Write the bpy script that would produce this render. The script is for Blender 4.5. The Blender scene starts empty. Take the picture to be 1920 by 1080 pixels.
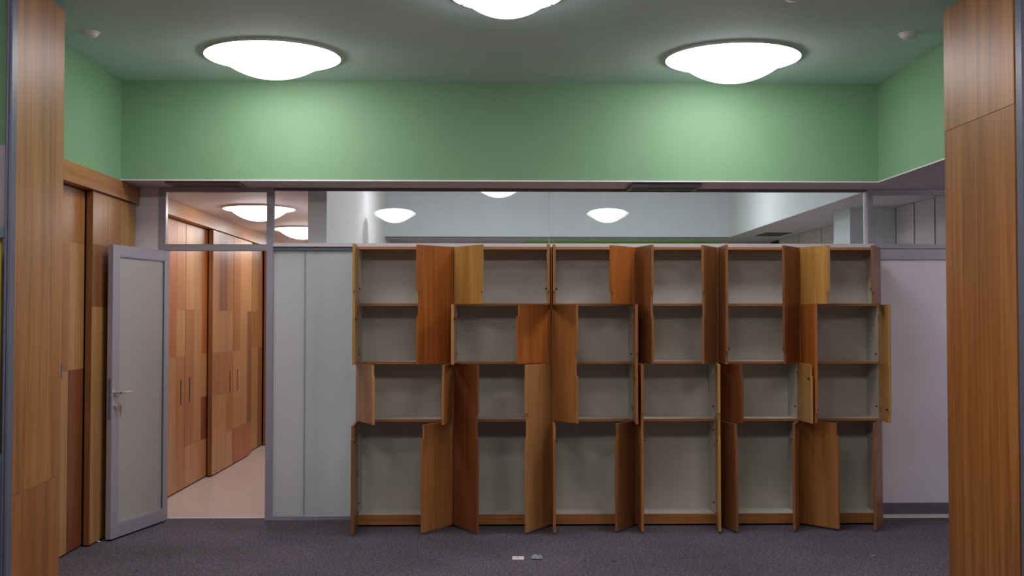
import bpy, bmesh, math, random
from math import sin, cos, pi, radians, atan
from mathutils import Matrix, Vector
random.seed(7)
SC = bpy.context.scene
COL = SC.collection

# ------------------------------------------------------------------ camera
cam_d = bpy.data.cameras.new('camera')
cam_d.sensor_width = 36.0
cam_d.lens = 2050 / 1920 * 36.0
cam = bpy.data.objects.new('camera', cam_d)
COL.objects.link(cam)
cam.location = (0, 0, 1.57)
cam.rotation_euler = (pi / 2 + atan(58 / 2050), 0, -atan(46 / 2050))
SC.camera = cam

# ------------------------------------------------------------------ world, exposure
w = bpy.data.worlds.new('world'); SC.world = w; w.use_nodes = True
w.node_tree.nodes['Background'].inputs[0].default_value = (.75, .78, .85, 1)
w.node_tree.nodes['Background'].inputs[1].default_value = 0.05
SC.view_settings.view_transform = 'Standard'
SC.view_settings.look = 'None'
SC.view_settings.exposure = 0.0
SC.view_settings.gamma = 1.0
SC.view_settings.use_curve_mapping = False
LAMP = 10.5       # radiance of the big ceiling lamps
LAMP_COL = (1.0, .945, .975)

# ------------------------------------------------------------------ materials
def new_mat(name):
    m = bpy.data.materials.new(name); m.use_nodes = True
    nt = m.node_tree
    return m, nt, nt.nodes['Principled BSDF']

def node(nt, t, **kw):
    n = nt.nodes.new(t)
    for k, v in kw.items(): setattr(n, k, v)
    return n

def paint(name, col, rough=.6, var=.04, scale=6.0, bump=.02, bscale=180.0, spec=.4, metal=0.0):
    m, nt, b = new_mat(name)
    tc = node(nt, 'ShaderNodeTexCoord')
    n1 = node(nt, 'ShaderNodeTexNoise'); n1.inputs['Scale'].default_value = scale; n1.inputs['Detail'].default_value = 4
    nt.links.new(tc.outputs['Object'], n1.inputs['Vector'])
    r = node(nt, 'ShaderNodeValToRGB')
    r.color_ramp.elements[0].position = .3; r.color_ramp.elements[1].position = .7
    r.color_ramp.elements[0].color = (*[c * (1 - var) for c in col], 1)
    r.color_ramp.elements[1].color = (*[min(1, c * (1 + var)) for c in col], 1)
    nt.links.new(n1.outputs['Fac'], r.inputs['Fac']); nt.links.new(r.outputs['Color'], b.inputs['Base Color'])
    b.inputs['Roughness'].default_value = rough
    b.inputs['Metallic'].default_value = metal
    b.inputs['Specular IOR Level'].default_value = spec
    if bump:
        n2 = node(nt, 'ShaderNodeTexNoise'); n2.inputs['Scale'].default_value = bscale; n2.inputs['Detail'].default_value = 2
        bp = node(nt, 'ShaderNodeBump'); bp.inputs['Strength'].default_value = bump; bp.inputs['Distance'].default_value = .01
        nt.links.new(tc.outputs['Object'], n2.inputs['Vector']); nt.links.new(n2.outputs['Fac'], bp.inputs['Height'])
        nt.links.new(bp.outputs['Normal'], b.inputs['Normal'])
    return m

def wood(name, dark, light, axis='z', rough=.36, fine=70.0, figure=0.35, spec=.5):
    """veneer: long streaks along one axis, a fine pore pattern and a broad figure"""
    m, nt, b = new_mat(name)
    tc = node(nt, 'ShaderNodeTexCoord')
    oi = node(nt, 'ShaderNodeObjectInfo')
    mul = node(nt, 'ShaderNodeMath', operation='MULTIPLY'); mul.inputs[1].default_value = 37.0
    nt.links.new(oi.outputs['Random'], mul.inputs[0])
    add = node(nt, 'ShaderNodeVectorMath', operation='ADD')
    nt.links.new(tc.outputs['Object'], add.inputs[0]); nt.links.new(mul.outputs[0], add.inputs[1])
    def stretched(sc_across, sc_along):
        mp = node(nt, 'ShaderNodeMapping')
        s = {'x': (sc_along, sc_across, sc_across), 'y': (sc_across, sc_along, sc_across), 'z': (sc_across, sc_across, sc_along)}[axis]
        mp.inputs['Scale'].default_value = s
        nt.links.new(add.outputs[0], mp.inputs['Vector'])
        return mp
    m1 = stretched(fine, 1.2)
    a = node(nt, 'ShaderNodeTexNoise'); a.inputs['Scale'].default_value = 1.0; a.inputs['Detail'].default_value = 5; a.inputs['Roughness'].default_value = .65
    nt.links.new(m1.outputs[0], a.inputs['Vector'])
    m2 = stretched(9.0, .55)
    c = node(nt, 'ShaderNodeTexNoise'); c.inputs['Scale'].default_value = 1.0; c.inputs['Detail'].default_value = 3; c.inputs['Distortion'].default_value = .6
    nt.links.new(m2.outputs[0], c.inputs['Vector'])
    mx = node(nt, 'ShaderNodeMix'); mx.data_type = 'FLOAT'; mx.inputs[0].default_value = 1 - figure
    nt.links.new(c.outputs['Fac'], mx.inputs[2]); nt.links.new(a.outputs['Fac'], mx.inputs[3])
    r = node(nt, 'ShaderNodeValToRGB')
    r.color_ramp.elements[0].position = .40; r.color_ramp.elements[1].position = .60
    r.color_ramp.elements[0].color = (*dark, 1); r.color_ramp.elements[1].color = (*light, 1)
    nt.links.new(mx.outputs[0], r.inputs['Fac'])
    nt.links.new(r.outputs['Color'], b.inputs['Base Color'])
    b.inputs['Roughness'].default_value = rough; b.inputs['Specular IOR Level'].default_value = spec
    bp = node(nt, 'ShaderNodeBump'); bp.inputs['Strength'].default_value = .08; bp.inputs['Distance'].default_value = .004
    nt.links.new(a.outputs['Fac'], bp.inputs['Height']); nt.links.new(bp.outputs['Normal'], b.inputs['Normal'])
    return m

def carpet_mat():
    m, nt, b = new_mat('carpet')
    tc = node(nt, 'ShaderNodeTexCoord')
    n1 = node(nt, 'ShaderNodeTexNoise'); n1.inputs['Scale'].default_value = 62; n1.inputs['Detail'].default_value = 3; n1.inputs['Roughness'].default_value = .75
    n3 = node(nt, 'ShaderNodeTexNoise'); n3.inputs['Scale'].default_value = 1.1; n3.inputs['Detail'].default_value = 3
    vo = node(nt, 'ShaderNodeTexVoronoi'); vo.inputs['Scale'].default_value = 110
    for n in (n1, n3, vo): nt.links.new(tc.outputs['Object'], n.inputs['Vector'])
    r = node(nt, 'ShaderNodeValToRGB')
    e = r.color_ramp.elements
    e[0].position = .36; e[0].color = (.020, .014, .024, 1)
    e[1].position = .66; e[1].color = (.33, .26, .35, 1)
    k = e.new(.5); k.color = (.090, .067, .100, 1)
    nt.links.new(n1.outputs['Fac'], r.inputs['Fac'])
    hs = node(nt, 'ShaderNodeHueSaturation'); hs.inputs['Saturation'].default_value = .5; hs.inputs['Value'].default_value = .42
    nt.links.new(vo.outputs['Color'], hs.inputs['Color'])
    mx = node(nt, 'ShaderNodeMix'); mx.data_type = 'RGBA'; mx.inputs[0].default_value = .28
    nt.links.new(r.outputs['Color'], mx.inputs[6]); nt.links.new(hs.outputs['Color'], mx.inputs[7])
    m2 = node(nt, 'ShaderNodeMix'); m2.data_type = 'RGBA'; m2.blend_type = 'MULTIPLY'; m2.inputs[0].default_value = 1.0
    r2 = node(nt, 'ShaderNodeValToRGB'); r2.color_ramp.elements[0].position = .3; r2.color_ramp.elements[1].position = .7
    r2.color_ramp.elements[0].color = (.62, .62, .62, 1); r2.color_ramp.elements[1].color = (.88, .86, .88, 1)
    nt.links.new(n3.outputs['Fac'], r2.inputs['Fac'])
    nt.links.new(mx.outputs[2], m2.inputs[6]); nt.links.new(r2.outputs['Color'], m2.inputs[7])
    nt.links.new(m2.outputs[2], b.inputs['Base Color'])
    b.inputs['Roughness'].default_value = .95; b.inputs['Specular IOR Level'].default_value = .1
    bp = node(nt, 'ShaderNodeBump'); bp.inputs['Strength'].default_value = .6; bp.inputs['Distance'].default_value = .008
    nt.links.new(n1.outputs['Fac'], bp.inputs['Height']); nt.links.new(bp.outputs['Normal'], b.inputs['Normal'])
    return m

def glow(name, col, strength):
    m, nt, b = new_mat(name)
    b.inputs['Base Color'].default_value = (.9, .9, .9, 1)
    tc = node(nt, 'ShaderNodeTexCoord')
    n1 = node(nt, 'ShaderNodeTexNoise'); n1.inputs['Scale'].default_value = 3
    nt.links.new(tc.outputs['Object'], n1.inputs['Vector'])
    mr = node(nt, 'ShaderNodeMapRange'); mr.inputs[3].default_value = strength * .96; mr.inputs[4].default_value = strength * 1.04
    nt.links.new(n1.outputs['Fac'], mr.inputs[0]); nt.links.new(mr.outputs[0], b.inputs['Emission Strength'])
    b.inputs['Emission Color'].default_value = (*col, 1)
    b.inputs['Roughness'].default_value = .25
    return m

def glass_mat(name, tint=(.97, .99, .98), refl=.05):
    m, nt, b = new_mat(name)
    nt.nodes.remove(b)
    out = nt.nodes['Material Output']
    t = node(nt, 'ShaderNodeBsdfTransparent'); t.inputs[0].default_value = (*tint, 1)
    g = node(nt, 'ShaderNodeBsdfGlossy'); g.inputs['Roughness'].default_value = .01
    lw = node(nt, 'ShaderNodeFresnel'); lw.inputs['IOR'].default_value = 1.35
    mm = node(nt, 'ShaderNodeMath', operation='MULTIPLY'); mm.inputs[1].default_value = refl / .022
    mm.use_clamp = True
    nt.links.new(lw.outputs[0], mm.inputs[0])
    mx = node(nt, 'ShaderNodeMixShader')
    nt.links.new(mm.outputs[0], mx.inputs[0]); nt.links.new(t.outputs[0], mx.inputs[1]); nt.links.new(g.outputs[0], mx.inputs[2])
    nt.links.new(mx.outputs[0], out.inputs['Surface'])
    return m

def frosted_mat(name, col, trans=.45):
    m, nt, b = new_mat(name)
    out = nt.nodes['Material Output']
    tc = node(nt, 'ShaderNodeTexCoord')
    n1 = node(nt, 'ShaderNodeTexNoise'); n1.inputs['Scale'].default_value = 2.0
    nt.links.new(tc.outputs['Object'], n1.inputs['Vector'])
    r = node(nt, 'ShaderNodeValToRGB')
    r.color_ramp.elements[0].color = (*[c * .97 for c in col], 1); r.color_ramp.elements[1].color = (*col, 1)
    nt.links.new(n1.outputs['Fac'], r.inputs['Fac']); nt.links.new(r.outputs[0], b.inputs['Base Color'])
    b.inputs['Roughness'].default_value = .35
    t = node(nt, 'ShaderNodeBsdfTranslucent'); nt.links.new(r.outputs[0], t.inputs[0])
    mx = node(nt, 'ShaderNodeMixShader'); mx.inputs[0].default_value = trans
    nt.links.new(b.outputs[0], mx.inputs[1]); nt.links.new(t.outputs[0], mx.inputs[2])
    nt.links.new(mx.outputs[0], out.inputs['Surface'])
    return m

M = {}
M['green'] = paint('green_wall_paint', (.215, .40, .22), .55, .03, 3, .05, 140)
M['ceil'] = paint('ceiling_paint', (.68, .88, .82), .8, .03, 2, .05, 120)
M['soffit'] = paint('soffit_paint', (.58, .53, .60), .8, .03, 2)
M['white'] = paint('white_wall_paint', (.86, .81, .84), .6, .02, 3, .03)
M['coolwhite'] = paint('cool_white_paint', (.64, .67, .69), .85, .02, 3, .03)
M['greywall'] = paint('grey_wall_paint', (.56, .50, .51), .6, .03, 3, .03)
M['alu'] = paint('anodised_aluminium', (.42, .41, .47), .38, .03, 20, .01, 300, .5, .25)
M['rail'] = paint('pale_aluminium', (.82, .81, .88), .35, .02, 20, .01, 300, .5, .2)
M['steel'] = paint('brushed_steel', (.62, .60, .60), .25, .05, 40, .01, 300, .6, .9)
M['darkmetal'] = paint('dark_metal', (.17, .165, .20), .4, .1, 20, 0)
M['jamb'] = paint('blue_grey_jamb', (.13, .14, .19), .4, .05, 20, 0)
M['black'] = paint('black_plastic', (.012, .012, .014), .5, .1, 20, 0)
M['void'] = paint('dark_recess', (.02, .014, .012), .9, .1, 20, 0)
M['vinyl'] = paint('cream_vinyl', (.60, .51, .45), .32, .05, 3.5, .01, 60, .5)
M['baseb'] = paint('grey_baseboard', (.16, .155, .19), .5, .04, 10, 0)
M['inner'] = paint('cabinet_lining', (.52, .50, .42), .55, .05, 7, .01)
M['innershelf'] = paint('cabinet_shelf_lining', (.62, .58, .53), .45, .04, 7, .01)
M['gasket'] = paint('blue_green_gasket', (.12, .17, .20), .5, .05, 10, 0)
M['yellow'] = paint('olive_yellow_panel', (.40, .33, .03), .5, .08, 5, 0)
M['teal'] = paint('teal_grey_metal', (.12, .17, .17), .5, .05, 10, 0)
M['card'] = paint('white_card', (.85, .80, .76), .5, .03, 30, 0)
M['paper'] = paint('grey_paper', (.30, .36, .37), .5, .25, 60, 0)
M['pink'] = paint('pink_scrap', (.50, .22, .24), .6, .1, 40, 0)
M['brass'] = paint('brass_key', (.45, .32, .12), .35, .1, 40, 0, metal=.8)
M['carpet'] = carpet_mat()
M['glass'] = glass_mat('clear_glass', refl=.02)
M['frost'] = frosted_mat('frosted_glass', (.78, .83, .85), .55)
M['frostcool'] = frosted_mat('cool_frosted_glass', (.78, .83, .855), .5)
M['seal'] = paint('grey_green_seal', (.30, .38, .40), .5, .05, 10, 0)
M['frostdoor'] = frosted_mat('frosted_door_pane', (.52, .51, .49), .12)
M['panel'] = paint('white_laminate_panel', (.82, .79, .85), .45, .015, 2, .01)
M['glow'] = glow('lit_opal_glass', LAMP_COL, LAMP)
M['glowrim'] = glow('lit_glass_rim', (1, .97, .92), LAMP * .6)
M['glowhall'] = glow('hall_opal_glass', (1, .95, .96), LAMP * 1.1)
M['glowmirror'] = glow('dimmer_opal_glass', (1, .965, .97), 0.82)
M['fillnear'] = glow('near_room_opal_glass', LAMP_COL, LAMP * 1.35)
M['fillside'] = glow('side_opal_glass', LAMP_COL, LAMP * 1.25)
M['fillroom'] = glow('cool_opal_glass', (.93, .97, 1), LAMP * 1.9)
M['rimmirror'] = glow('greenish_glass_rim', (.80, .95, .84), .32)
_nt = M['rimmirror'].node_tree; _t = _nt.nodes.new('ShaderNodeBsdfTransparent'); _m = _nt.nodes.new('ShaderNodeMixShader'); _m.inputs[0].default_value = .38
_nt.links.new(_t.outputs[0], _m.inputs[1]); _nt.links.new(_nt.nodes['Principled BSDF'].outputs[0], _m.inputs[2]); _nt.links.new(_m.outputs[0], _nt.nodes['Material Output'].inputs['Surface'])
M['hook'] = M['darkmetal']
# veneers
WOOD = {
    'light':  ((.40, .190, .062), (.56, .290, .110)),
    'yellow': ((.39, .195, .042), (.55, .300, .080)),
    'mid':    ((.32, .125, .030), (.46, .200, .060)),
    'red':    ((.33, .095, .016), (.50, .165, .035)),
    'brown':  ((.20, .078, .024), (.31, .130, .044)),
    'dark':   ((.17, .048, .014), (.27, .085, .026)),
}
for k, (d, l) in WOOD.items():
    M['w_' + k] = wood('veneer_' + k, d, l)
    M['wx_' + k] = wood('veneer_horizontal_' + k, d, l, axis='x')
M['wy_mid'] = wood('veneer_beam', *WOOD['mid'], axis='y')
M['w_leaf'] = wood('large_leaf_veneer', (.27, .105, .018), (.47, .205, .048), fine=48, figure=.5, rough=.45)
M['w_leaf_red'] = wood('large_leaf_veneer_reddish', (.25, .085, .014), (.41, .160, .036), fine=48, figure=.5, rough=.45)

# ------------------------------------------------------------------ mesh helpers
def box(bm, x0, x1, y0, y1, z0, z1, mi=0):
    v = [bm.verts.new(p) for p in ((x0, y0, z0), (x1, y0, z0), (x1, y1, z0), (x0, y1, z0), (x0, y0, z1), (x1, y0, z1), (x1, y1, z1), (x0, y1, z1))]
    for f in ((0, 3, 2, 1), (4, 5, 6, 7), (0, 1, 5, 4), (1, 2, 6, 5), (2, 3, 7, 6), (3, 0, 4, 7)):
        bm.faces.new([v[i] for i in f]).material_index = mi
    return v

def prism_y(bm, pts, y0, y1):
    """polygon in x,z (counter-clockwise seen from -y) pushed along y"""
    a = [bm.verts.new((x, y0, z)) for x, z in pts]; b = [bm.verts.new((x, y1, z)) for x, z in pts]
    n = len(pts)
    bm.faces.new(a); bm.faces.new(b[::-1])
    for i in range(n): bm.faces.new((a[i], b[i], b[(i + 1) % n], a[(i + 1) % n]))

def cyl(bm, p0, p1, r, seg=12, r1=None):
    p0 = Vector(p0); p1 = Vector(p1); d = (p1 - p0).normalized()
    u = d.orthogonal().normalized(); v = d.cross(u); r1 = r if r1 is None else r1
    A = [bm.verts.new(p0 + u * r * cos(2 * pi * i / seg) + v * r * sin(2 * pi * i / seg)) for i in range(seg)]
    B = [bm.verts.new(p1 + u * r1 * cos(2 * pi * i / seg) + v * r1 * sin(2 * pi * i / seg)) for i in range(seg)]
    bm.faces.new(A[::-1]); bm.faces.new(B)
    for i in range(seg): bm.faces.new((A[i], A[(i + 1) % seg], B[(i + 1) % seg], B[i]))

def tube(bm, pts, r, seg=8):
    for a, b in zip(pts, pts[1:]): cyl(bm, a, b, r, seg)

def lathe(bm, prof, seg=64):
    rings = []
    for r, z in prof:
        if r < 1e-6: rings.append([bm.verts.new((0, 0, z))])
        else: rings.append([bm.verts.new((r * cos(2 * pi * i / seg), r * sin(2 * pi * i / seg), z)) for i in range(seg)])
    for a, b in zip(rings, rings[1:]):
        for i in range(seg):
            j = (i + 1) % seg
            if len(a) == 1: bm.faces.new((a[0], b[j], b[i]))
            elif len(b) == 1: bm.faces.new((a[i], a[j], b[0]))
            else: bm.faces.new((a[i], a[j], b[j], b[i]))

def make(name, fn, mats, parent=None, bevel=0, smooth=False, loc=None, rotz=0):
    me = bpy.data.meshes.new(name); bm = bmesh.new(); fn(bm)
    bmesh.ops.recalc_face_normals(bm, faces=bm.faces)
    if bevel:
        bmesh.ops.bevel(bm, geom=list(bm.edges), offset=bevel, segments=1, affect='EDGES', clamp_overlap=True)
    if smooth:
        for f in bm.faces: f.smooth = True
    bm.to_mesh(me); bm.free()
    if not isinstance(mats, (list, tuple)): mats = [mats]
    for m in mats: me.materials.append(m)
    o = bpy.data.objects.new(name, me); COL.objects.link(o)
    if parent: o.parent = parent
    if loc: o.location = loc
    o.rotation_euler.z = rotz
    return o

def B(name, x0, x1, y0, y1, z0, z1, mat, parent=None, bevel=0, **k):
    return make(name, lambda bm: box(bm, x0, x1, y0, y1, z0, z1), mat, parent, bevel, **k)

def thing(name, label, cat, loc=(0, 0, 0), rotz=0, group=None):
    o = bpy.data.objects.new(name, None); o.empty_display_size = .1; COL.objects.link(o)
    o.location = loc; o.rotation_euler.z = rotz; o['label'] = label; o['category'] = cat
    if group: o['group'] = group
    return o

def tag(o, label, cat, group=None):
    o['label'] = label; o['category'] = cat
    if group: o['group'] = group
    return o

def struct(o, label, cat=None):
    o['kind'] = 'structure'; o['label'] = label; o['category'] = cat or o.name.split('.')[0].split('_')[0]
    return o

# ------------------------------------------------------------------ the shell
CZ, SZ = 3.35, 2.60           # raised ceiling, lower soffit
YB, YP = 8.17, 8.60           # green bulkhead face, glazed partition face
XL, XR = -2.727, 2.955        # sides of the raised ceiling well
struct(B('floor', -5.6, 5.6, -4.2, 8.70, -.06, 0, M['carpet']), 'dark purple-grey flecked carpet of the room in front of the cabinets')
struct(B('floor', -5.6, 5.6, 8.70, 19.0, -.06, -.001, M['vinyl']), 'cream vinyl floor of the hallway beyond the open door')
struct(B('ceiling', -5.6, 5.6, -4.2, YB, CZ, CZ + .1, M['ceil']), 'raised grey-green painted ceiling carrying the round lamps')
struct(B('wall_back', XL - .12, XR + .12, YB, YB + .12, SZ + .003, CZ, M['green']), 'green painted band of wall above the glazed partition')
struct(B('wall_left', XL - .12, XL, 5.5, YB, SZ, CZ, M['green']), 'green painted upper wall over the wooden sliding doors')
struct(B('wall_right', XR, XR + .12, 5.5, YB, SZ + .003, CZ, M['green']), 'green painted upper wall over the low grey ceiling')
def soffit(bm):
    box(bm, XL - .2, XR + .12, YB + .001, 8.72, SZ + .0, SZ + .1)
    box(bm, XR + .12, 5.6, 5.3, 8.72, SZ, SZ + .1)
    box(bm, XR + .001, XR + .12, 5.3, YB + .001, SZ, SZ + .0028)
struct(make('ceiling', soffit, M['soffit']), 'low grey ceiling strip between the green wall and the glazed partition')
# bright edge bead at the foot of the green walls
def bead(bm):
    box(bm, XL, XR, YB - .006, YB - .0005, SZ - .001, SZ + .008)
    box(bm, XR - .006, XR - .0005, 5.5, YB - .006, SZ - .001, SZ + .008)
struct(make('trim_1', bead, M['rail']), 'thin pale bead along the foot of the green walls')
# walls around the viewer
struct(B('wall_left', -3.75, -3.6, -4.2, 5.5, 0, CZ, M['white']), 'pale wall of the near room, beside the tall wooden leaf')
struct(B('wall_right', 3.9, 4.05, -4.2, 5.2, 0, CZ, M['white']), 'pale wall of the near room, beyond the blue-grey jamb')
struct(B('wall_front', -3.75, 4.05, -4.2, -4.05, 0, CZ, M['white']), 'pale end wall of the near room')
struct(B('wall_right', 5.3, 5.42, 5.2, 8.72, 0, SZ, M['white']), 'pale side wall at the end of the glazed partition')
struct(B('wall_front', 2.80, 5.42, 5.14, 5.2, 0, CZ, M['white']), 'pale return wall behind the blue-grey jamb')
def nearleft(bm):
    box(bm, -3.75, -2.39, 5.50, 5.56, 0, 2.44, 0)
    box(bm, -3.75, -2.39, 5.50, 5.56, 2.44, CZ, 1)
struct(make('wall_back', nearleft, [M['greywall'], M['green']]), 'narrow grey wall with green upper part beside the tall wooden leaf')

# ------------------------------------------------------------------ hallway and room behind the partition
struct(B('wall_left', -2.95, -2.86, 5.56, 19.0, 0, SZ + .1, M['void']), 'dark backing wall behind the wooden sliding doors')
struct(B('ceiling', -2.86, -1.30, 8.72, 19.0, SZ, SZ + .1, M['white']), 'pale hallway ceiling with round lamps')
def divider(bm): box(bm, -1.434, -1.285, 8.75, 15.5, 0, CZ)
struct(make('wall_inner', divider, M['white']), 'white dividing wall between hallway and room behind the glass', 'wall')
struct(B('wall_back', -2.86, -1.30, 18.5, 18.6, 0, SZ, M['white']), 'far end wall of the hallway')
# back room well
struct(B('ceiling', -1.285, 3.15, 8.72, 13.7, CZ, CZ + .1, M['coolwhite']), 'high pale ceiling of the room behind the glass')
struct(B('wall_back', -1.285, 3.11, 13.7, 13.8, SZ, CZ, M['coolwhite']), 'pale grey upper wall at the far side of the room behind the glass')
struct(B('wall_right', 3.047, 3.15, 8.72, 13.7, SZ - .001, CZ, M['coolwhite']), 'pale grey upper side wall of the room behind the glass')
def bsoff(bm):
    box(bm, 3.052, 5.6, 8.72, 14.5, SZ - .002, SZ + .1)
    box(bm, -1.285, 3.05, 13.702, 14.5, SZ, SZ + .1)
struct(make('ceiling', bsoff, M['soffit']), 'low grey ceiling around the high part of the room behind the glass')
struct(B('wall_front', -1.434, 3.15, 8.62, 8.72, SZ + .1, CZ, M['coolwhite']), 'upper wall above the partition facing the room behind the glass')
def farwall(bm):
    box(bm, .50, 3.12, 14.5, 14.6, 0, SZ + .05, 0)
    box(bm, -1.285, .50, 14.5, 14.6, 0, SZ + .05, 1)
    box(bm, 3.12, 5.6, 14.5, 14.6, 0, SZ + .05, 1)
struct(make('wall_back', farwall, [paint('bright_green_paint', (.22, .62, .04), .5), M['greywall']]), 'bright green and grey far wall under the low ceiling behind the glass')
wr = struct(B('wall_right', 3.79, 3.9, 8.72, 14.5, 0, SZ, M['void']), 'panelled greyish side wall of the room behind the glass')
for y0, y1 in ((8.73, 9.075), (9.105, 9.52), (9.55, 9.96), (10.45, 11.3), (11.33, 12.2), (12.23, 13.1), (13.13, 14.0)):
    B('wall_panel', 3.76, 3.79, y0, y1, 0, SZ - .005, M['greywall'], wr, .002)
struct(B('wall_inner', 3.335, 3.76, 9.97, 10.44, 0, SZ - .002, M['coolwhite']), 'pale boxed pier against the side wall behind the glass', 'pier')

# ------------------------------------------------------------------ glazed partition
part = struct(B('trim_2', -2.573, -2.519, YP, YP + .06, 0, SZ, M['alu'], bevel=.003), 'blue-grey aluminium door frame post nearest the wooden sliding doors', 'frame')
tag(part, 'slim blue-grey aluminium partition frame with rails and posts', 'frame')
del part['kind']; part.name = 'partition_frame'
fr = part
B('post', -1.733, -1.679, YP, YP + .06, 0, SZ, M['alu'], fr, .003)
B('post', 3.020, 3.062, YP, YP + .06, 2.12, SZ, M['alu'], fr, .003)
B('post_cover', 3.003, 3.0195, YP - .004, YP + .06, 2.166, 2.578, M['rail'], fr, .002)['label'] = 'lit side of the post, painted pale'  # paints the light falling on the post's side as a pale strip
B('head_rail', -2.519, -1.733, YP, YP + .06, 2.565, SZ, M['alu'], fr, .002)
B('head_rail', -1.679, 3.003, YP + .01, YP + .05, 2.578, SZ, M['darkmetal'], fr)
B('head_rail', 3.062, 5.3, YP, YP + .06, 2.555, SZ, M['alu'], fr, .002)
B('transom', -2.519, -1.733, YP, YP + .06, 2.104, 2.155, M['alu'], fr, .003)
B('transom', -1.679, 3.062, YP - .015, YP + .06, 2.135, 2.165, M['rail'], fr, .003)['label'] = 'pale rail under the long clear pane'
B('transom', -1.679, 3.062, YP + .0, YP + .05, 2.108, 2.134, M['gasket'], fr)
B('transom', 3.062, 5.3, YP, YP + .06, 2.128, 2.165, M['alu'], fr, .003)
B('transom', 3.062, 5.3, YP - .005, YP + .05, 2.04, 2.122, M['alu'], fr, .003)
B('sill_rail', -1.679, 3.0, YP + .002, YP + .05, 0, .035, M['alu'], fr, .002)
# end wall strip beside the frame
struct(B('wall_back', -2.86, -2.573, YP + .01, YP + .06, 0, SZ, M['white']), 'narrow white wall strip between the sliding doors and the door frame')
struct(B('wall_back', 3.03, 5.3, YP + .012, YP + .05, .119, 2.04, M['panel']), 'plain pale lilac-grey wall panel beside the open cabinets')
struct(B('baseboard_back', 3.03, 5.3, YP + .0, YP + .05, .035, .119, M['baseb']), 'dark grey skirting under the pale wall panel')
struct(B('trim_3', 3.03, 5.3, YP + .005, YP + .05, .0, .035, M['card']), 'thin pale strip under the dark grey skirting')
struct(B('trim_4', -2.52, -1.733, 8.70, 8.72, 0, .006, M['rail']), 'thin metal threshold strip in the open doorway')
def pane(name, x0, x1, z0, z1, mat, label, n):
    o = B(name, x0, x1, YP + .026, YP + .034, z0, z1, mat); return struct(o, label, 'window')
pane('window_1', -2.519, -1.733, 2.155, 2.565, M['glass'], 'clear transom pane over the open doorway', 1)
pane('window_2', -1.679, .4865, 2.165, 2.578, M['glass'], 'long clear pane over the frosted glass and first cabinets', 2)
pane('window_3', .4905, 3.003, 2.165, 2.578, M['glass'], 'long clear pane over the four narrower cabinets', 3)
pane('window_4', 3.062, 5.3, 2.165, 2.555, M['glass'], 'clear pane above the pale wall panel', 4)
pane('window_5', -1.679, -1.437, .035, 2.108, M['frost'], 'narrow warm-lit frosted glass pane beside the doorway mullion', 5)
pane('window_6', -1.429, 3.0, .035, 2.108, M['frostcool'], 'wide cool frosted glass pane running behind the cabinets', 6)
B('joint_seal', -1.437, -1.429, YP + .022, YP + .036, .035, 2.108, M['seal'], fr)
# pale end post of the dividing wall seen through the clear pane
B('joint_seal', .4865, .4905, YP + .024, YP + .036, 2.165, 2.578, M['rail'], fr)

# ------------------------------------------------------------------ veneered beam over the sliding doors
def beam(name, y0, y1, label):
    t = thing(name, label, 'beam', (-2.72, y0, 0))
    n = max(1, round((y1 - y0) / 2.6)); L = (y1 - y0) / n
    for i in range(n):
        B('beam_board', -.13, 0, i * L + .0008, (i + 1) * L - .0008, 2.465, 2.598, M['wy_mid'], t, .001)
    return t
beam('wooden_beam', 5.58, 8.598, 'wooden fascia beam under the green side wall, in the carpeted room')
beam('wooden_beam', 8.70, 18.4, 'wooden fascia beam along the hallway ceiling, behind the glass')

# ------------------------------------------------------------------ veneered sliding doors
ZS = [.012, .385, .80, 1.225, 1.655, 2.09, 2.455]
def veneer_door(y0, y1, x, label, cols, handle=None, group='wooden sliding doors along the side wall'):
    """cols: list of (u0, u1, [(z0, z1, tone), ...]); the face looks to +x"""
    t = thing('sliding_door', label, 'door', (x, y0, 0), 0, group)
    W = y1 - y0
    B('door_body', -.045, -.004, .002, W - .002, .010, 2.462, M['w_brown'], t, .001)
    for u0, u1, rows in cols:
        for z0, z1, tone in rows:
            B('veneer_board', -.004, .0008 * random.random() + .0005, u0 * W + (.0022 if u0 == 0 else .0009), u1 * W - (.0022 if u1 == 1 else .0009), z0 + .0009, z1 - .0009, M['w_' + tone], t, .0004)
    if handle is not None:
        h = B('handle', -.002, .004, handle - .009, handle + .009, .79, 1.02, M['black'], t)
    return t
Z = ZS
def rnd_cols(tones):
    out = []
    for k, (a, b) in enumerate(((0, .34), (.34, .68), (.68, 1))):
        zs = [Z[0]]; i = 0
        while i < 6:
            i = min(6, i + random.choice((1, 2, 2, 3))); zs.append(Z[i])
        out.append((a, b, [(p, q, random.choice(tones)) for p, q in zip(zs, zs[1:])]))
    return out
T4 = ['light', 'mid', 'red', 'yellow']
# in the carpeted room
veneer_door(5.60, 6.71, -2.80, 'wooden sliding door mostly hidden behind the tall near leaf', rnd_cols(T4))
veneer_door(6.72, 7.66, -2.80, 'recessed wooden sliding door with a dark red lower board',
    [(0, .30, rnd_cols(T4)[0][2]), (.30, .70, [(Z[0], Z[3], 'light'), (Z[3], Z[6], 'mid')]), (.70, 1, [(Z[0], Z[3], 'dark'), (Z[3], Z[5], 'light'), (Z[5], Z[6], 'mid')])])
veneer_door(7.64, 8.55, -2.74, 'proud wooden sliding door behind the open grey door leaf',
    [(0, .33, [(Z[0], Z[4], 'light'), (Z[4], Z[5], 'brown'), (Z[5], Z[6], 'mid')]), (.33, .64, [(Z[0], Z[4], 'mid'), (Z[4], Z[6], 'mid')]), (.64, 1, [(Z[0], Z[2], 'mid'), (Z[2], Z[6], 'yellow')])])
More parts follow.
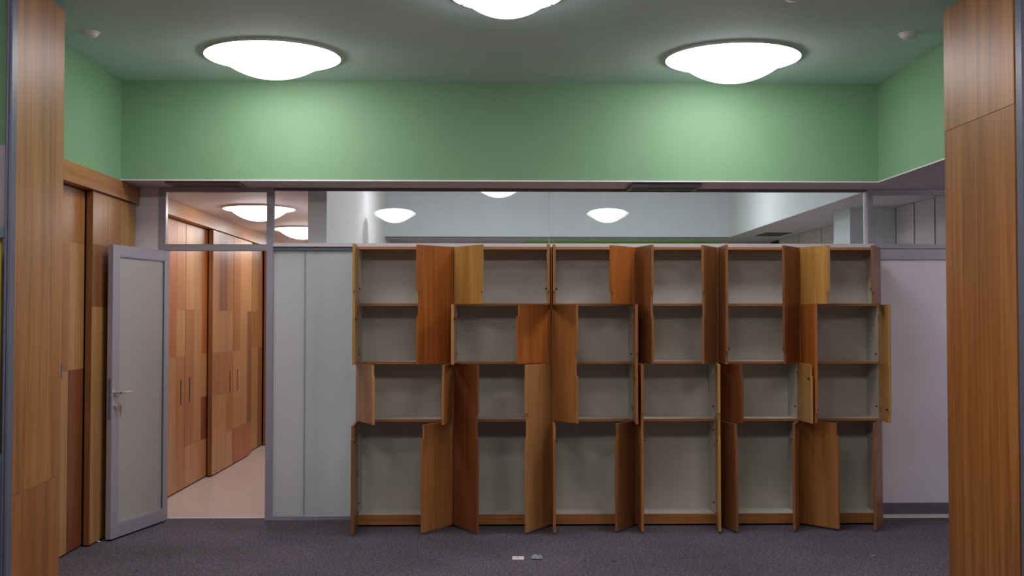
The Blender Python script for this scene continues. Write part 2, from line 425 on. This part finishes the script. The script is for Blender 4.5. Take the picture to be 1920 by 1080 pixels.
# in the hallway
veneer_door(8.72, 9.34, -2.80, 'hallway sliding door just inside the doorway, mostly hidden by the frame', rnd_cols(T4))
veneer_door(9.35, 10.20, -2.80, 'hallway sliding door with a vertical slot handle, first seen through the doorway',
    [(0, .33, [(Z[0], Z[3], 'light'), (Z[3], Z[6], 'red')]), (.33, .67, [(Z[0], Z[3], 'light'), (Z[3], Z[6], 'red')]), (.67, 1, [(Z[0], Z[3], 'mid'), (Z[3], Z[4], 'light'), (Z[4], Z[6], 'mid')])], handle=.72)
veneer_door(10.21, 11.05, -2.80, 'hallway sliding door with a dark red board by the deep recess',
    [(0, .35, [(Z[0], Z[1], 'light'), (Z[1], Z[4], 'mid'), (Z[4], Z[6], 'light')]), (.35, .68, [(Z[0], Z[1], 'light'), (Z[1], Z[4], 'light'), (Z[4], Z[6], 'light')]), (.68, 1, [(Z[0], Z[1], 'light'), (Z[1], Z[2], 'dark'), (Z[2], Z[3], 'light'), (Z[3], Z[6], 'red')])], handle=.15)
veneer_door(10.98, 11.86, -2.74, 'proud hallway sliding door just past the deep recess',
    [(0, .30, [(Z[0], Z[2], 'light'), (Z[2], Z[3], 'mid'), (Z[3], Z[6], 'light')]), (.30, .68, [(Z[0], Z[2], 'light'), (Z[2], Z[3], 'mid'), (Z[3], Z[4], 'light'), (Z[4], Z[6], 'brown')]), (.68, 1, [(Z[0], Z[1], 'light'), (Z[1], Z[3], 'mid'), (Z[3], Z[4], 'light'), (Z[4], Z[6], 'mid')])], handle=.74)
veneer_door(11.87, 12.78, -2.74, 'proud hallway sliding door with a reddish foot board',
    [(0, .37, [(Z[0], Z[1], 'red'), (Z[1], Z[3], 'light'), (Z[3], Z[6], 'mid')]), (.37, .74, [(Z[0], Z[1], 'red'), (Z[1], Z[3], 'light'), (Z[3], Z[6], 'light')]), (.74, 1, [(Z[0], Z[1], 'red'), (Z[1], Z[4], 'brown'), (Z[4], Z[6], 'light')])], handle=.20)
veneer_door(12.76, 13.68, -2.80, 'farthest visible hallway sliding door, at the grey mullion',
    [(0, .35, [(Z[0], Z[3], 'light'), (Z[3], Z[4], 'yellow'), (Z[4], Z[6], 'brown')]), (.35, .7, [(Z[0], Z[3], 'yellow'), (Z[3], Z[4], 'mid'), (Z[4], Z[6], 'yellow')]), (.7, 1, [(Z[0], Z[3], 'brown'), (Z[3], Z[6], 'mid')])])
for k in range(5):
    veneer_door(13.69 + k * .92, 14.60 + k * .92, -2.74 if k % 2 == 0 else -2.80, 'hallway sliding door beyond the mullion, hidden by the frosted glass', rnd_cols(T4))

# ------------------------------------------------------------------ tall veneered leaves and their jambs
def tall_leaf(loc, ang, L, zj, side, label, tones, strike=False):
    """local +y runs from the near (hinge) edge to the far edge, the veneer faces local +x*side"""
    t = thing('tall_door_leaf', label, 'door', loc, ang)
    s = side
    def bx(n, a, b, y0, y1, z0, z1, m, bev=.001):
        return B(n, min(a * s, b * s), max(a * s, b * s), y0, y1, z0, z1, m, t, bev)
    bx('core', -.030, -.003, .002, L - .002, .012, 3.295, M['w_brown'])
    bx('veneer_board', -.003, 0, .0, L, .012, zj - .001, M['w_' + tones[0]], .0006)
    bx('veneer_board', -.003, .0006, .0, L, zj + .001, 3.30, M['w_' + tones[1]], .0006)
    bx('edge_strip', -.031, 0, L, L + .004, .012, 3.30, M['darkmetal'], 0)
    bx('top_strip', -.031, 0, 0, L, 3.3002, 3.304, M['darkmetal'], 0)
    if strike:
        bx('strike_plate', -.02, .006, L - .002, L + .008, 1.24, 1.33, M['darkmetal'])
    return t
tall_leaf((-2.326, 5.375, 0), atan((914 - 778) / 2050), .79, .70, 1, 'tall wooden door leaf at the edge nearest the sliding doors, joint near its foot', ('leaf_red', 'leaf'), True)
tall_leaf((2.567, 5.25, 0), 0, .807, 2.62, -1, 'tall wooden door leaf beside the pale wall panel, joint near its top', ('leaf_red', 'leaf'))
def jamb(bm, s):
    for a, b, y in (((0, .011, 0), (.011, .015, .012), (.015, .026, 0)) if s < 0 else ((0, .030, 0), (.030, .040, .012), (.040, .075, 0), (.075, .083, .012), (.083, .13, 0))):
        box(bm, min(s * a, s * b), max(s * a, s * b), y, .06, 0, CZ - .001)
tag(make('door_jamb', lambda bm: jamb(bm, -1), M['jamb'], loc=(-2.297, 5.305, 0)), 'grooved blue-grey metal jamb holding the leaf with the low joint', 'jamb')
tag(make('door_jamb', lambda bm: jamb(bm, 1), M['jamb'], loc=(2.572, 5.18, 0)), 'grooved blue-grey metal jamb holding the leaf with the high joint', 'jamb')
# framed screen glimpsed past the jamb
rk = thing('side_screen', 'teal-grey framed screen with olive-yellow infill, glimpsed past the grooved jamb', 'screen', (-3.2, 5.31, 0))
B('infill_panel', .03, .850, .022, .034, .05, .87, M['yellow'], rk)
B('infill_panel', .03, .850, .022, .034, .92, 1.96, M['yellow'], rk)
for z in (0, .87, 1.96): B('rail', 0, .873, 0, .055, z, z + .05, M['teal'], rk, .002)
for x in (0.0, .850): B('post', x, x + (.03 if x == 0 else .0225), .002, .053, .051, .869, M['teal'], rk, .001)
B('post', 0, .03, .002, .053, .921, 1.959, M['teal'], rk, .001)

# ------------------------------------------------------------------ the open grey door
DT = .042
dd = Vector((-2.686 + 2.533, 7.93 - 8.60)); DW = .79
ang = math.atan2(dd.y, dd.x)
dr = thing('glazed_door', 'open grey aluminium door with a frosted pane and lever handle', 'door', (-2.522, 8.60, 0), ang)
# local x: hinge -> free edge, local y: 0..DT thickness (positive y faces the room here)
def rect_frame(bm, x0, x1, z0, z1, t0, t1, wl, wr_, wb, wt):
    box(bm, x0, x0 + wl, t0, t1, z0, z1); box(bm, x1 - wr_, x1, t0, t1, z0, z1)
    box(bm, x0 + wl, x1 - wr_, t0, t1, z0, z0 + wb); box(bm, x0 + wl, x1 - wr_, t0, t1, z1 - wt, z1)
B('stile', 0, .075, 0, DT, .012, 2.10, M['alu'], dr, .002)
B('stile', DW - .085, DW, 0, DT, .012, 2.10, M['alu'], dr, .002)
B('rail', .075, DW - .085, 0, DT, .012, .105, M['alu'], dr, .002)
B('rail', .075, DW - .085, 0, DT, 2.025, 2.10, M['alu'], dr, .002)
B('frosted_pane', .075, DW - .085, .012, .030, .105, 2.025, M['frostdoor'], dr)
def beadf(bm): rect_frame(bm, .075, DW - .085, .105, 2.025, .030, .041, .008, .008, .008, .008)
make('glazing_bead', beadf, M['alu'], dr)
B('seal', .075, .083, .0305, .0418, .105, 2.025, M['gasket'], dr)
hz = 1.045
for s, y, LO in ((1, DT, .045), (-1, 0, .022)):
    def lever(bm):
        cyl(bm, (DW - .045, y, hz), (DW - .045, y + s * .010, hz), .026, 20)
        tube(bm, [(DW - .045, y + s * .008, hz), (DW - .045, y + s * LO, hz), (DW - .09, y + s * (LO + .006), hz), (DW - .165, y + s * (LO + .004), hz - .004)], .0095, 10)
    lv = make('lever_handle', lever, M['steel'], dr, smooth=False)
    lv['label'] = 'brushed steel lever handle'
    def esc(bm):
        cyl(bm, (DW - .045, y, hz - .09), (DW - .045, y + s * .009, hz - .09), .024, 20)
    make('lock_rose', esc, M['steel'], dr)
def keyf(bm):
    cyl(bm, (DW - .045, DT + .009, hz - .09), (DW - .045, DT + .03, hz - .09), .004, 8)
    box(bm, DW - .057, DW - .033, DT + .028, DT + .031, hz - .102, hz - .078)
key = make('door_key', keyf, M['steel']); key.parent = None
tag(key, 'steel key standing in the lock of the grey door', 'key'); key.location = dr.location; key.rotation_euler.z = ang
def keyb(bm):
    box(bm, DW - .070, DW - .050, DT + .028, DT + .032, hz - .135, hz - .100)
    box(bm, DW - .066, DW - .058, DT + .029, DT + .031, hz - .165, hz - .135)
    tube(bm, [(DW - .048, DT + .030, hz - .084), (DW - .058, DT + .032, hz - .092), (DW - .060, DT + .030, hz - .104)], .0015, 6)
k2 = make('door_key', keyb, M['brass']); tag(k2, 'brass spare key hanging below the lock of the grey door', 'key'); k2.location = dr.location; k2.rotation_euler.z = ang
B('lock_plate', DW - .0005, DW + .002, .010, .032, hz - .19, hz + .10, M['darkmetal'], dr)
for z in (.25, 1.05, 1.85):
    make('hinge', lambda bm: cyl(bm, (-.004, -.004, z), (-.004, -.004, z + .09), .007, 10), M['alu'], dr)

# ------------------------------------------------------------------ the cabinets
YF = 8.32                    # front edge of the carcasses
XU = [-.998, -.259, .483, 1.128, 1.755, 2.386, 3.015]
ZB = [2.118, 1.679, 1.237, .800]          # top of unit, shelf levels
PL = .018                    # panel thickness
ROWZ = {'12': (1.237, 2.116), '1': (1.681, 2.116), '2': (1.239, 1.677), '3': (.802, 1.235), '23': (.802, 1.677), '34': (.018, 1.235), '4': (.018, .798)}
# unit -> doors: (side, rows, opening angle, notch centre height span, veneer tone)
N12, N1, N2, N3, N34, N4, N23a, N23b = (1.59, 1.77), (1.681, 1.77), (1.59, 1.677), (1.15, 1.235), (.70, .88), (.70, .798), (1.15, 1.32), (.802, .88)
DOORS = {
 1: [('L', '12', 87.5, N12, 'yellow'), ('R', '12', 47.25, N12, 'red'), ('L', '3', 64, N3, 'light'), ('R', '3', 82.25, N3, 'mid'), ('L', '4', 88.5, N4, 'brown'), ('R', '4', 55.5, N4, 'mid')],
 2: [('L', '1', 54.5, N1, 'yellow'), ('R', '1', 85.75, N1, 'mid'), ('L', '2', 91.5, N2, 'light'), ('R', '2', 46.25, N2, 'red'), ('L', '34', 61, N34, 'dark'), ('R', '34', 58.5, N34, 'light')],
 3: [('L', '1', 91.5, N1, 'mid'), ('R', '1', 49.25, N1, 'red'), ('L', '23', 58.75, N23a, 'mid'), ('R', '23', 86, N23a, 'mid'), ('L', '4', 91.5, N4, 'mid'), ('R', '4', 57.25, N4, 'brown')],
 4: [('L', '12', 76.5, N12, 'brown'), ('R', '12', 60, N12, 'brown'), ('L', '34', 91.5, N34, 'mid'), ('R', '34', 82, N34, 'yellow')],
 5: [('L', '12', 92.0, (1.237, 1.33), 'brown'), ('R', '12', 54.25, (1.237, 1.33), 'dark'), ('L', '3', 70.25, N3, 'dark'), ('R', '3', 91.5, N3, 'yellow'), ('L', '4', 79.25, N4, 'brown'), ('R', '4', 66.75, N4, 'brown')],
 6: [('L', '1', 65.75, N1, 'yellow'), ('R', '1', 60.5, N1, 'brown'), ('L', '23', 87, N23b, 'red'), ('R', '23', 82.5, N23b, 'yellow'), ('L', '4', 48.5, N4, 'mid'), ('R', '4', 61, N4, 'brown')],
}
HALF = {1: [], 2: [(1, )], 3: [], 4: [], 5: [], 6: []}
LABELS = {
 1: 'wide open-doored wooden cabinet at the frosted glass end of the row',
 2: 'wide open-doored wooden cabinet second from the frosted glass, V-opened doors at its top',
 3: 'narrow open wooden cabinet third from the frosted glass, one tall door across its middle',
 4: 'narrow open wooden cabinet fourth from the frosted glass, undivided pair of tall lower doors',
 5: 'narrow open wooden cabinet second from the pale wall panel, tall upper doors',
 6: 'narrow open wooden cabinet at the pale wall panel end of the row',
}
DT2 = .019
def cab_door(root, side, rows, a, notch, tone, W):
    z0, z1 = ROWZ[rows]; w = W / 2 - .005
    n0, n1 = notch
    d = .018
    pts = [(0, z0 - z0)]
    H = z1 - z0; a0 = max(0, n0 - z0); a1 = min(H, n1 - z0)
    # outline in x (0 hinge .. w free), z from door foot
    if a0 <= .001: poly = [(0, 0), (w - d, 0), (w - d, a1), (w, a1), (w, H), (0, H)]
    elif a1 >= H - .001: poly = [(0, 0), (w, 0), (w, a0), (w - d, a0), (w - d, H), (0, H)]
    else: poly = [(0, 0), (w, 0), (w, a0), (w - d, a0), (w - d, a1), (w, a1), (w, H), (0, H)]
    if side == 'R': poly = [(-x, z) for x, z in poly][::-1]
    px = .003 if side == 'L' else W - .003
    o = make('door', lambda bm: prism_y(bm, poly, 0, DT2), M['w_' + tone], root, .0008, loc=(px, -.0205, z0), rotz=(-radians(a) if side == 'L' else radians(a)))
    sg = 1 if side == 'L' else -1
    # concealed hinges on the inner face, magnetic catch near the notch
    zs = [.07, H - .07] if H < .6 else [.09, H * .5, H - .09]
    for zz in zs:
        hn = make('hinge', lambda bm: (box(bm, min(sg * .012, sg * .055), max(sg * .012, sg * .055), DT2, DT2 + .010, zz - .018, zz + .018)), M['steel'], o, .002)
    zc = (max(.03, a0 - .02) if a0 > .001 else a1 + .02)
    make('catch', lambda bm: cyl(bm, (sg * (w - .030), DT2, zc), (sg * (w - .030), DT2 + .012, zc), .008, 10), M['black'], o)
    # solid lipping strip along the free edge
    return o

for u in range(1, 7):
    x0, x1 = XU[u - 1] + .0015, XU[u] - .0015; W = x1 - x0
    t = thing('open_cabinet', LABELS[u], 'cabinet', (x0, YF, 0), 0, 'open wooden cabinets in one row against the glazed partition')
    D = .272; Zt = ZB[0]
    def side(bm, a, b): box(bm, a, b, .003, D, .015, Zt)
    for a, b in ((0, PL), (W - PL, W)):
        B('side_panel', a, b, .003, D, .015, Zt, M['w_mid'], t)
        # pale lining on the inner face and veneered front edge
        if a == 0: B('side_lining', b, b + .0012, .006, D - .006, .09, Zt - PL, M['inner'], t)
        else: B('side_lining', a - .0012, a, .006, D - .006, .09, Zt - PL, M['inner'], t)
    B('top_panel', PL, W - PL, .003, D, Zt - PL, Zt, M['wx_mid'], t)
    B('back_panel', PL, W - PL, D - .007, D - .001, .07, Zt - PL, M['inner'], t)
    for z in ZB[1:]:
        sh = B('shelf', PL + .0013, W - PL - .0013, .022, D - .008, z - PL / 2, z + PL / 2, M['innershelf'], t)
        B('edge_strip', PL + .0013, W - PL - .0013, .004, .0215, z - PL / 2, z + PL / 2, M['wx_mid'], sh)
    B('bottom_shelf', PL + .0013, W - PL - .0013, .022, D - .008, .070, .088, M['innershelf'], t)
    B('plinth', PL, W - PL, .004, .0215, .015, .088, M['wx_mid'], t)
    for fx in (.03, W - .03):
        for fy in (.03, D - .03):
            make('foot', lambda bm: cyl(bm, (fx, fy, 0), (fx, fy, .016), .018, 12), M['black'], t)
    for zz in (1.30, 1.80, .90, .17, .72):
        for xx, s in ((PL + .0012, 1), (W - PL - .0012, -1)):
            make('shelf_pin', lambda bm: cyl(bm, (xx, .045, zz), (xx + s * .010, .045, zz), .006, 8), M['black'], t)
    for dsc in DOORS[u]:
        cab_door(t, *dsc, W)

# ------------------------------------------------------------------ lamps
def dome_prof(rd, h, z0, n=14):
    """shallow bowl hanging under z0"""
    R = (rd * rd + h * h) / (2 * h)
    out = []
    for i in range(n + 1):
        r = rd * (1 - i / n)
        out.append((r, z0 - (math.sqrt(R * R - r * r) - (R - h))))
    return out
def flush_lamp(loc, r, h, label, mat, rim, group):
    t = thing('ceiling_lamp', label, 'lamp', loc, 0, group)
    make('backplate', lambda bm: lathe(bm, [(0, 0), (r * .965, 0), (r * .997, -.0165), (r * .997, -.0176), (0, -.0176)]), M['card'], t)
    make('rim', lambda bm: lathe(bm, [(r * .55, -.0178), (r * .992, -.0178), (r * .955, -.0225), (r * .55, -.0225), (r * .55, -.0178)]), rim, t, smooth=False)
    make('bowl', lambda bm: lathe(bm, [(r * .80, -.0225), (r * .80, -.026)] + dome_prof(r * .80, h - .026, -.026)), mat, t, smooth=True)
    for k in range(3):
        q = k * 2 * pi / 3 + .5
        make('clip', lambda bm: box(bm, r * .93 * cos(q) - .008, r * .93 * cos(q) + .008, r * .93 * sin(q) - .008, r * .93 * sin(q) + .008, -.026, -.0225), M['steel'], t)
    return t
GL = 'round lamps under the raised ceiling'
flush_lamp((-1.447, 7.36, CZ), .455, .158, 'large round glowing ceiling lamp above the doorway and frosted glass side', M['glow'], M['glow'], GL)
flush_lamp((1.665, 7.35, CZ), .455, .172, 'large round glowing ceiling lamp above the narrow cabinets', M['glow'], M['glow'], GL)
flush_lamp((.104, 5.92, CZ), .309, .132, 'smaller glowing ceiling lamp between the two large ones, cut by the picture top', M['glow'], M['glow'], GL)
for x, y, lb in ((-1.6, 4.0, 'added unseen ceiling lamp over the near room, by its pale side wall'), (1.8, 4.0, 'added unseen ceiling lamp over the near room, on the side of the high joint leaf'), (.1, 3.7, 'added unseen ceiling lamp over the middle of the near room')):
    flush_lamp((x, y, CZ), .455, .158, lb, M['fillnear'], M['fillnear'], 'added unseen lamps over the near room')  # out-of-view fill lamps added to light the room from the near side
flush_lamp((4.75, 6.9, SZ), .30, .115, 'added unseen lamp under the low ceiling beyond the high joint leaf', M['fillside'], M['fillside'], 'added lamps under the low side ceiling')  # unseen lamp added to brighten the pale panel and low ceiling
GH = 'round lamps under the hallway ceiling'
flush_lamp((-2.11, 10.13, SZ), .329, .128, 'round glowing lamp on the hallway ceiling above the doorway', M['glowhall'], M['glowhall'], GH)
flush_lamp((-2.10, 12.42, SZ), .329, .128, 'second round lamp along the hallway ceiling, cut by the dividing wall', M['glowhall'], M['glowhall'], GH)
flush_lamp((-2.10, 14.75, SZ), .329, .128, 'third round lamp along the hallway ceiling, low behind the pale rail', M['glowhall'], M['glowhall'], GH)
def reflection(loc, r, label):  # glowing bowls, stems and canopies added in place of lamp reflections in the glass
    t = thing('reflection_lamp', label, 'lamp', loc, 0, 'pendant stand-in bowls for mirrored lamps, behind the glass')
    make('rim', lambda bm: lathe(bm, [(r * .90, .020), (r * .985, .010), (r, 0), (r * .93, -.016), (r * .66, -.048)]), M['rimmirror'], t, smooth=True)
    pr = [(r * .90 * sin(pi / 2 * i / 8), .012 + .046 * cos(pi / 2 * i / 8)) for i in range(9)]
    make('bowl', lambda bm: lathe(bm, pr + [(x * .98, z) for x, z in dome_prof(r * .90, .100, .006)]), M['glowmirror'], t, smooth=True)
    B('stem', -.0012, .0012, -.0012, .0012, .056, CZ - loc[2] - .012, M['greywall'], t)
    make('canopy', lambda bm: cyl(bm, (0, 0, CZ - loc[2] - .014), (0, 0, CZ - loc[2] - .0005), .04, 20), M['coolwhite'], t)
reflection((-.985, 11.6, 2.681), .2266, 'white bowl standing in for a lamp reflected in the glass, above the widest first cabinet')
reflection((1.278, 11.6, 2.687), .2266, 'white bowl standing in for a lamp reflected in the glass, above the third cabinet')
reflection((.095, 9.24, 2.690), .2266, 'white bowl standing in for a lamp reflected in the glass, its top cut off by the frame')
for x, y, lb in ((-.2, 11.8, 'added unseen lamp high in the room behind the glass, near the dividing wall'), (2.0, 11.8, 'added unseen lamp high in the room behind the glass, by its boxed pier side'), (.9, 9.6, 'added unseen lamp high in the room behind the glass, closest to the partition')):
    flush_lamp((x, y, CZ), .35, .12, lb, M['fillroom'], M['fillroom'], 'added unseen lamps under the high ceiling behind the glass')  # unseen lamps added to brighten the room behind the partition

# ------------------------------------------------------------------ ceiling fittings
def detector(loc, rz, label):
    t = thing('smoke_detector', label, 'detector', loc, rz, 'small pale fittings on the raised ceiling')
    make('base', lambda bm: lathe(bm, [(0, 0), (.060, 0), (.060, -.008), (0, -.008)], 28), M['card'], t)
    make('housing', lambda bm: lathe(bm, [(0, -.008), (.050, -.008), (.050, -.014), (.034, -.030), (0, -.033)], 28), M['card'], t, smooth=True)
detector((-2.47, 6.80, CZ), 0, 'small pale detector on the ceiling near the low-joint wooden leaf')
detector((2.624, 6.72, CZ), 0, 'small pale detector on the ceiling near the high-joint wooden leaf')
detector((1.678, 5.93, CZ), 0, 'small pale detector at the very top edge, between the middle and large lamp')

def vent(x0, x1, y0, y1, drop, label):
    t = thing('air_vent', label, 'vent', (x0, y0, SZ), 0, 'dark grille vents under the low ceiling strip')
    W, D = x1 - x0, y1 - y0
    def fr_(bm):
        box(bm, 0, W, 0, .018, -drop, 0); box(bm, 0, W, D - .018, D, -drop, 0)
        box(bm, 0, .018, .018, D - .018, -drop, 0); box(bm, W - .018, W, .018, D - .018, -drop, 0)
    make('frame', fr_, M['baseb'], t)
    B('backing', .018, W - .018, .018, D - .018, -.006, -.002, M['black'], t)
    for k in range(3):
        yy = .03 + (D - .06) * (k + .5) / 3
        B('louvre', .018, W - .018, yy - .018, yy + .018, -drop + .003, -drop + .008, M['baseb'], t)
    n = int(W / .035)
    def slots(bm):
        for i in range(n):
            for k in range(2):
                yy = .03 + (D - .06) * (k + 1) / 3
                box(bm, .03 + i * .035, .03 + i * .035 + .012, yy - .014, yy + .014, -drop + .001, -drop + .0135)
    make('divider', slots, M['baseb'], t)
vent(3.30, 3.62, 12.9, 13.4, .010, 'small grey vent on the low ceiling behind the glass, by the pier')
vent(-2.42, -1.87, 8.22, 8.48, .012, 'flat grille vent in the strip above the doorway')
vent(1.09, 1.62, 8.22, 8.58, .030, 'dropped dark grille vent above the narrow cabinets')

# ------------------------------------------------------------------ litter on the carpet
def card(bm):
    box(bm, -.038, .038, -.045, .045, 0, .006)
c = make('white_card', card, M['card'], None, .001, loc=(.202, 7.21, .0005), rotz=-.03)
tag(c, 'small white plastic card lying on the carpet before the cabinets', 'card')
B('spot', -.012, .004, -.004, .018, .0061, .0065, M['paper'], c)
def torn(bm):
    pts = [(-.036, -.06), (.030, -.062), (.036, -.02), (.028, .02), (.034, .075), (.012, .045), (-.012, .085), (-.028, .04), (-.040, .0)]
    a = [bm.verts.new((x, y, .001 + .004 * random.random())) for x, y in pts]
    b = [bm.verts.new((x, y, v.co.z + .002)) for (x, y), v in zip(pts, a)]
    bm.faces.new(a[::-1]); bm.faces.new(b)
    for i in range(len(pts)): bm.faces.new((a[i], a[(i + 1) % 9], b[(i + 1) % 9], b[i]))
p = make('paper_scrap', torn, M['paper'], loc=(.328, 7.235, .0005)); tag(p, 'crumpled grey-green scrap of wrapper beside the white card', 'scrap')
B('hole_mark', .014, .026, -.035, -.02, .0062, .0068, M['black'], p)
def bit(name, loc, s, m, label):
    def f(bm):
        bmesh.ops.create_icosphere(bm, subdivisions=1, radius=1, matrix=Matrix.Diagonal((s[0], s[1], s[2], 1)))
        for v in bm.verts: v.co *= random.uniform(.8, 1.15)
    o = make(name, f, m, loc=loc); return tag(o, label, 'scrap')
bit('paper_scrap', (2.552, 7.227, .003), (.02, .014, .003), M['pink'], 'tiny pinkish scrap alone on the carpet near the pale wall panel')
bit('paper_scrap', (-2.735, 7.80, .006), (.014, .016, .006), M['card'], 'tiny white crumb at the foot of the wooden sliding doors')
bit('carpet_fluff', (.816, 7.107, .002), (.018, .012, .003), M['black'], 'tiny dark bit of fluff on the carpet, before the third cabinet')
bit('carpet_fluff', (-2.185, 6.919, .002), (.012, .012, .003), M['black'], 'tiny dark bit of fluff on the carpet near the open grey door')
